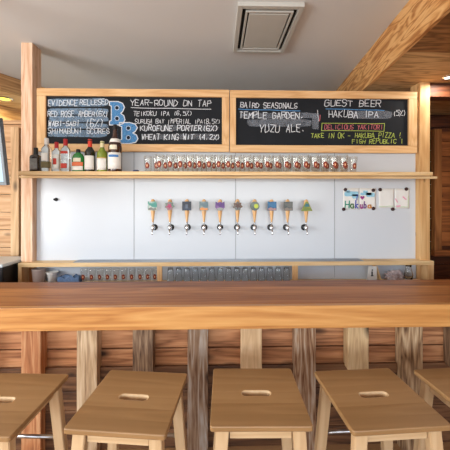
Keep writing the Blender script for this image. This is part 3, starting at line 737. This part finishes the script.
for i, (px, shp_, c1, c2, c3, nm) in enumerate(TP):
    x = PX(px, 2.98); zc = PZ(px, 228, 2.97)
    t = thing('beer_tap', 'chrome beer tap with wooden handle topped by a '+nm, 'beer tap', (x, YP, zc), 'beer taps on the white wall')
    b = NB(); lathe(b, [(.0001, 0), (.032, 0), (.032, .006), (.026, .012), (.0001, .013)], 28, (x, YP-.0002, zc), cap=False, axis='y'); obj('wall_flange', b, M_black, t)
    b = NB(); lathe(b, [(.0001, .013), (.014, .013), (.014, .04), (.018, .042), (.018, .05), (.0135, .052), (.0135, .062), (.0001, .063)], 20, (x, YP, zc), cap=False, axis='y')
    yf = YP-.075
    lathe(b, [(.0001, -.022), (.012, -.022), (.017, -.014), (.018, .012), (.012, .022), (.007, .026), (.006, .036), (.0001, .036)], 20, (x, yf, zc), cap=False)
    tube(b, [(x, yf-.004, zc-.008), (x, yf-.022, zc-.024), (x, yf-.032, zc-.05), (x, yf-.033, zc-.062)], [.010, .0095, .0085, .0085]); obj('faucet', b, M_chrome, t)
    b = NB(); hz = zc+.036
    pr = [(.0001, 0), (.007, 0), (.008, .012), (.0075, .02)]
    lathe(b, pr+[(.0001, .021)], 16, (x, yf, hz), cap=False); obj('ferrule', b, M_chrome, t)
    b = NB(); lathe(b, [(.0001, .02), (.008, .021), (.0115, .05), (.0185, .105), (.0225, .14), (.023, .20), (.020, .232), (.012, .246), (.0001, .25)], 24, (x, yf, hz), cap=False, sy=.8); obj('handle', b, M_twood, t)
    z0, z1 = hz+.138, hz+.226; h = z1-z0; w = .044; yb = yf-.018
    if shp_ == 'sq': pts = [(-w, 0), (w, 0), (w, h), (-w, h)]
    elif shp_ == 'tri': pts = [(-.056, -.004), (.056, -.004), (.012, h), (-.012, h)]
    elif shp_ == 'round': pts = [(.047*math.cos(k*math.pi/10), h/2+.044*math.sin(k*math.pi/10)) for k in range(20)]
    elif shp_ == 'wave': pts = [(-.03, 0), (.03, 0), (.036, .02), (.047, .03), (.044, h), (.02, h-.012), (0, h), (-.02, h-.012), (-.044, h), (-.047, .03), (-.036, .02)]
    else: pts = [((.05 if k % 2 else .036)*math.cos(k*math.pi/7+.3), h/2+(.048 if k % 2 else .038)*math.sin(k*math.pi/7+.3)) for k in range(14)]
    b = NB(); poly(b, [(x+u, z0+v) for u, v in pts], yb-.010, yb); bd = obj('badge', b, badge_mat('badge_art', c1, c2), t, label=nm)
    b = NB()
    if shp_ in ('sq',):
        e = [(-.04, .004), (.04, .004), (.034, .026), (.01, .02), (-.012, .032), (-.036, .022)] if i != 2 else [(-.012, .02), (.012, .02), (.012, .06), (-.012, .06)]
    elif shp_ == 'tri': e = [(-.026, .038), (.026, .038), (.014, .07), (-.014, .07)]
    elif shp_ == 'round': e = [(.012+.022*math.cos(k*math.pi/6), h/2+.022*math.sin(k*math.pi/6)) for k in range(12)]
    elif shp_ == 'wave': e = [(-.03, .002), (.03, .002), (.03, .022), (0, .03), (-.03, .022)]
    else: e = [((.034 if k % 2 else .014)*math.cos(k*math.pi/5+.3), h/2+(.034 if k % 2 else .014)*math.sin(k*math.pi/5+.3)) for k in range(10)]
    poly(b, [(x+u, z0+v) for u, v in e], yb-.013, yb-.0101); o = obj('badge_emblem', b, plain('badge_emblem', srgb(*c3), .4), bd)

# small dark hook on the panel, left
x, z = PX(56.3, YP), PZ(56.3, 199.5, YP)
b = NB(); lathe(b, [(.0001, -.002), (.018, -.002), (.018, .006), (.008, .010), (.008, .03), (.012, .034), (.0001, .036)], 20, (x, YP-.0002, z), cap=False, axis='y')
obj('coat_hook', b, M_black, loc=(x, YP, z), label='small dark round hook alone on the white panel left of the taps', cat='hook')

# ------------------------------------------------------------------ drawings and magnets
YD = YP-.0003
def paper(px0, px1, py0, py1, label, dy=0):
    a, c = PX(px0, YP), PX(px1, YP); zb_, zt_ = PZ(px0, py1, YP), PZ(px0, py0, YP); y = YD-dy
    t = thing('drawing', label, "children's drawing", ((a+c)/2, y, zb_), 'drawings held by magnets')
    b = NB(); nx, nz = 8, 6; g = [[b.verts.new((a+(c-a)*i/nx, y-.0014-.0018*math.sin(i*1.1+j*.7), zb_+(zt_-zb_)*j/nz)) for i in range(nx+1)] for j in range(nz+1)]
    for j in range(nz):
        for i in range(nx): f = b.faces.new((g[j][i], g[j][i+1], g[j+1][i+1], g[j+1][i])); f.smooth = True
    o = obj('sheet', b, M_paper, t); md = o.modifiers.new('s', 'SOLIDIFY'); md.thickness = .0006
    return t, y-.0055
t1, ya = paper(343, 359.3, 188, 209.5, 'left sheet with blue painted sky, green and purple letters Ha')
t2, yb_ = paper(359.6, 376, 188, 209.3, 'sheet with blue painted sky beside it, purple heart and letters kuba')
t3, yc = paper(378.5, 394.3, 188.5, 208, 'nearly blank white sheet with faint green line')
t4, yd = paper(394.6, 409.3, 188.5, 208.5, 'right sheet with faint pink marks')
def blobs(lst, y, m, nm, par):
    b = NB()
    for (x0, x1, y0, y1) in lst: blob(b, x0, x1, y0, y1, y, .0006, 10)
    obj(nm, b, m, par)
blobs([(344, 359, 191.5, 196.5), (346.5, 350, 190, 192.5), (352, 358.5, 194, 198.5)], ya, M_inkb, 'painted_sky', t1)
blobs([(360, 372, 192.5, 195.5), (363, 368, 190.5, 193), (366, 375, 192.5, 197)], yb_, M_inkb, 'painted_sky', t2)
for ch, a, c, m, par, yy, hh in (('H', 345, 349.5, 0, t1, ya, 7), ('a', 350.5, 354.5, 1, t1, ya, 7), ('k', 355.5, 359, 3, t1, ya, 7), ('u', 360.2, 363, 4, t2, yb_, 7), ('b', 364, 367, 2, t2, yb_, 7), ('a', 368, 372, 5, t2, yb_, 6)):
    b = NB(); write(b, ch, a, a+(c-a)*1.2, 208, hh, yy-.0008, .011, .1); obj('painted_letter', b, M_inkr[m], par)
b = NB(); write(b, 'I', 355.5, 359, 200, 5, ya-.0008, .009, .1); obj('painted_letter', b, M_inkr[3], t1)
b = NB(); cx, cy = 362.3, 197.6
poly(b, mp([(cx+.14*(16*math.sin(k*.4189)**3), cy-.14*(13*math.cos(k*.4189)-5*math.cos(2*k*.4189)-2*math.cos(3*k*.4189)-math.cos(4*k*.4189))) for k in range(15)], yb_-.0008), yb_-.0014, yb_-.0008); obj('painted_heart', b, M_inkr[4], t2)
b = NB(); line(b, 379.5, 206.5, 393.5, 206, yc-.0005, .006); obj('crayon_line', b, M_inkg, t3)
b = NB(); line(b, 395, 206.5, 408, 207, yd-.0005, .006); line(b, 408, 207, 408.5, 196, yd-.0005, .005); obj('crayon_line', b, M_inkg, t4)
b = NB(); line(b, 403, 197, 406, 199.5, yd-.001, .012, 3); obj('crayon_mark', b, M_inkp, t4)
b = NB(); line(b, 395.5, 199, 397.5, 202, yd-.001, .01, 3); obj('crayon_mark', b, M_inkp, t4)
b = NB(); line(b, 396.5, 206, 400, 206, yd-.001, .014, 3); obj('crayon_mark', b, M_inkp, t4)
mg = [(345.5, 189.6, 'top left corner of the blue sky sheets'), (373.6, 190.2, 'top right corner of the blue sky sheets'), (343.9, 209.2, 'bottom left corner of the blue sky sheets'), (373.6, 208.5, 'bottom right corner of the blue sky sheets'),
      (380.4, 189.6, 'top of the nearly blank sheet'), (406.6, 189, 'top right corner of the pink marked sheet'), (393, 209.2, 'bottom seam between the two pale sheets')]
for px, py, l in mg:
    x, z = PX(px, YP-.012), PZ(px, py, YP-.012)
    b = NB(); lathe(b, [(.0001, -.002), (.0165, -.002), (.018, .008), (.017, .0125), (.0001, .0135)], 20, (x, YP, z), cap=False, axis='y')
    obj('magnet', b, M_magnet, loc=(x, YP, z), label='dark red round magnet at the '+l, cat='magnet', group='magnets holding the drawings')

# ------------------------------------------------------------------ things in the cubbies
M_cup = plain('greige_ceramic', srgb(172, 154, 146), .5)
x = PX(39, 2.985)
b = NB(); rw = PX(46, 2.985)-x
lathe(b, [(.0001, 0), (rw*.7, 0), (rw*.78, .01), (rw*.97, .128), (rw, .135), (rw*.95, .137), (rw*.9, .128), (rw*.72, .012), (.0001, .01)], 32, (x, 2.985, SB), cap=False, sy=.8)
obj('pot', b, M_cup, loc=(x, 2.985, SB), label='tall greige pot at the left end of the cubby', cat='pot')
x = PX(50.5, 2.955)
b = NB(); lathe(b, [(.0001, 0), (.035, 0), (.04, .07), (.058, .102), (.059, .107), (.055, .106), (.038, .072), (.0001, .06)], 32, (x+.0, 2.985, SB), cap=False, sy=.85)
obj('bowl', b, M_white, loc=(x, 2.985, SB), label='small white bowl beside the greige pot', cat='bowl')
b = NB(); xa, xb = PX(59, 2.98), PX(80, 2.98)
nx, ny = 14, 5
top = [[(xa+(xb-xa)*i/nx, 2.95+.075*j/ny, SB+.055+.02*math.sin(i*.9+j)*math.sin(i/nx*3.1)+R.uniform(0, .008)) for i in range(nx+1)] for j in range(ny+1)]
tv = [[b.verts.new(p) for p in r] for r in top]; bv = [[b.verts.new((p[0], p[1], SB)) for p in r] for r in top]
for j in range(ny):
    for i in range(nx):
        b.faces.new((tv[j][i], tv[j][i+1], tv[j+1][i+1], tv[j+1][i])).smooth = True; b.faces.new((bv[j][i], bv[j+1][i], bv[j+1][i+1], bv[j][i+1]))
for i in range(nx):
    b.faces.new((bv[0][i], bv[0][i+1], tv[0][i+1], tv[0][i])); b.faces.new((tv[ny][i], tv[ny][i+1], bv[ny][i+1], bv[ny][i]))
for j in range(ny):
    b.faces.new((tv[j][0], tv[j+1][0], bv[j+1][0], bv[j][0])); b.faces.new((bv[j][nx], bv[j+1][nx], tv[j+1][nx], tv[j][nx]))
obj('folded_cloth', b, plain('blue_cloth', srgb(104, 134, 176), .9, var=.45, scale=50), loc=((xa+xb)/2, 2.985, SB), label='crumpled blue cloth left of the ten logo glasses', cat='cloth')
# card with an i, leaning board, bag, carafe
xa, xb = PX(366.5, 2.95), PX(376.5, 2.95); zc = SB
cd = thing('sign_card', 'white standing card printed with a small letter i', 'sign', ((xa+xb)/2, 2.95, SB))
b = NB(); poly(b, [(xa, zc), (xb, zc), (xb, zc+.15), (xa+.02, zc+.15)], 2.945, 2.95); obj('card', b, M_white, cd)
b = NB(); box(b, (xa+xb)/2-.004, (xa+xb)/2+.010, 2.9435, 2.9446, zc+.062, zc+.1); box(b, (xa+xb)/2-.001, (xa+xb)/2+.012, 2.9435, 2.9446, zc+.107, zc+.12); box(b, (xa+xb)/2-.01, (xa+xb)/2+.016, 2.9435, 2.9446, zc+.052, zc+.062); obj('printed_letter', b, plain('ink', srgb(40, 50, 56), .6), cd)
x = PX(381, 2.96)
b = NB(); box(b, x-.006, x+.006, 2.95, 3.03, SB+.003, SB+.153, bev=.002, rot=Matrix.Rotation(math.radians(-18), 4, 'Y'), piv=(x, 2.99, SB)); bmesh.ops.translate(b, vec=(.0, 0, .003), verts=b.verts)
obj('leaning_board', b, M_shelf, loc=(x, 2.99, SB), label='thin tan board leaning against the white card', cat='board')
x = PX(395, 2.985)
b = NB(); bmesh.ops.create_icosphere(b, subdivisions=4, radius=1)
for v in b.verts:
    n = 1+.18*math.sin(v.co.x*7+v.co.y*5)+.14*math.sin(v.co.z*11+v.co.x*9)+R.uniform(-.05, .05)
    v.co = Vector((v.co.x*.085*n, v.co.y*.034*min(n, 1.1), max(v.co.z*n, -.75)*.055))
mz = min(v.co.z for v in b.verts); bmesh.ops.translate(b, vec=(x, 2.99, SB-mz), verts=b.verts)
obj('plastic_bag', b, plain('pale_film', srgb(190, 176, 178), .3, var=.4, scale=60), loc=(x, 2.985, SB), label='crumpled pale plastic bag in the right cubby', cat='bag')
x = PX(408.5, 2.985)
b = NB(); lathe(b, [(.0001, 0), (.03, 0), (.036, .01), (.04, .06), (.03, .1), (.024, .13), (.03, .155), (.028, .155), (.022, .13), (.027, .1), (.036, .06), (.03, .014), (.0001, .012)], 28, (x, 2.985, SB), cap=False)
obj('glass_carafe', b, M_glass, loc=(x, 2.985, SB), label='clear glass carafe at the right end of the cubby', cat='carafe')

# ------------------------------------------------------------------ left edge: screen and trolley
sc = thing('wall_screen', 'dark framed pale blue screen cut off by the left edge', 'screen', (PX(-30, 2.3), 2.3, PZ(0, 150, 2.3)), world=False)
sw, shh = .62, .50
xr_ = PX(4.8, 2.3)
sc.location = (xr_-sw/2, 2.3, PZ(0, 152, 2.3)); sc.rotation_euler = (math.radians(9), 0, 0)
b = NB(); ringbox_ = [(-sw/2, sw/2, -shh/2, -shh/2+.025), (-sw/2, sw/2, shh/2-.02, shh/2), (-sw/2, -sw/2+.022, -shh/2+.025, shh/2-.02), (sw/2-.022, sw/2, -shh/2+.025, shh/2-.02)]
for a, c, d, e in ringbox_: box(b, a, c, -.02, .02, d, e, bev=.003)
box(b, -sw/2+.01, sw/2-.01, 0, .03, -shh/2+.01, shh/2-.01); obj('screen_frame', b, plain('grey_frame', srgb(110, 118, 126), .4), sc)
b = NB(); box(b, -sw/2+.0225, sw/2-.0225, -.008, -.0005, -shh/2+.0255, shh/2-.0205); obj('screen_glass', b, emit('screen_blue', srgb(150, 178, 200), .35), sc)
b = NB(); box(b, -.04, .04, .031, .07, -.06, .06); box(b, -.02, .02, .05, .09, 0, 1.25); obj('ceiling_bracket', b, M_black, sc)
yt = 2.75; xr_ = PX(9, yt)
xr_ -= .04
tr = thing('trolley', 'dark trolley with pale top standing by the plank wall at the left edge', 'trolley', (xr_-.2, yt+.2, 0))
zt2 = PZ(3, 264.5, yt)
b = NB(); box(b, xr_-.42, xr_-.02, yt, yt+.4, zt2-.03, zt2, bev=.008); obj('tray', b, plain('pale_tray', srgb(206, 214, 216), .3), tr)
b = NB(); box(b, xr_-.40, xr_-.03, yt+.02, yt+.38, zt2-.24, zt2-.031, bev=.01); obj('drawer_box', b, M_black, tr)
for dx in (-.40, -.06):
    for dy in (.02, .36):
        b = NB(); box(b, xr_+dx, xr_+dx+.025, yt+dy, yt+dy+.025, 0, zt2-.241); obj('leg', b, M_black, tr)

for o in bpy.data.objects:
    if '_w' in o: del o['_w']

# ------------------------------------------------------------------ light and camera
def area(name, loc, rot, sx, sy, e, col):
    l = bpy.data.lights.new(name, 'AREA'); l.shape = 'RECTANGLE'; l.size = sx; l.size_y = sy; l.energy = e; l.color = col
    o = bpy.data.objects.new(name, l); C.objects.link(o); o.location = loc; o.rotation_euler = rot; return o
area('window_daylight_left', (-4.5, -.65, 1.7), (0, math.radians(-98), 0), 1.75, 3.8, 190, (1, .98, .95))
area('downlight_left', (xl, yl, 2.98), (0, 0, 0), .12, .12, 9, (1, .85, .5))
area('downlight_right', (xr+.02, yr, zsR-.02), (0, 0, 0), .09, .09, 5, (1, .93, .82))
area('window_daylight_front', (0, -3.5, 1.7), (math.radians(100), 0, 0), 7.0, 1.8, 130, (.95, .97, 1))
w = bpy.data.worlds.new('World'); SC.world = w; w.use_nodes = True
nt = w.node_tree; bg = nt.nodes['Background']; sky = nt.nodes.new('ShaderNodeTexSky'); sky.sky_type = 'NISHITA'; sky.sun_elevation = math.radians(40); sky.sun_disc = False
nt.links.new(sky.outputs[0], bg.inputs['Color']); bg.inputs['Strength'].default_value = .25

cam = bpy.data.cameras.new('Camera'); cam.lens = 24; cam.sensor_width = 36; cam.shift_y = -26/450
co = bpy.data.objects.new('Camera', cam); C.objects.link(co); co.location = (0, 0, CH); co.rotation_euler = (math.radians(90), 0, -A)
SC.camera = co
SC.cycles.transparent_max_bounces = 32
vs = SC.view_settings; vs.view_transform = 'Standard'; vs.look = 'None'; vs.gamma = 1; vs.exposure = .42; vs.use_curve_mapping = False
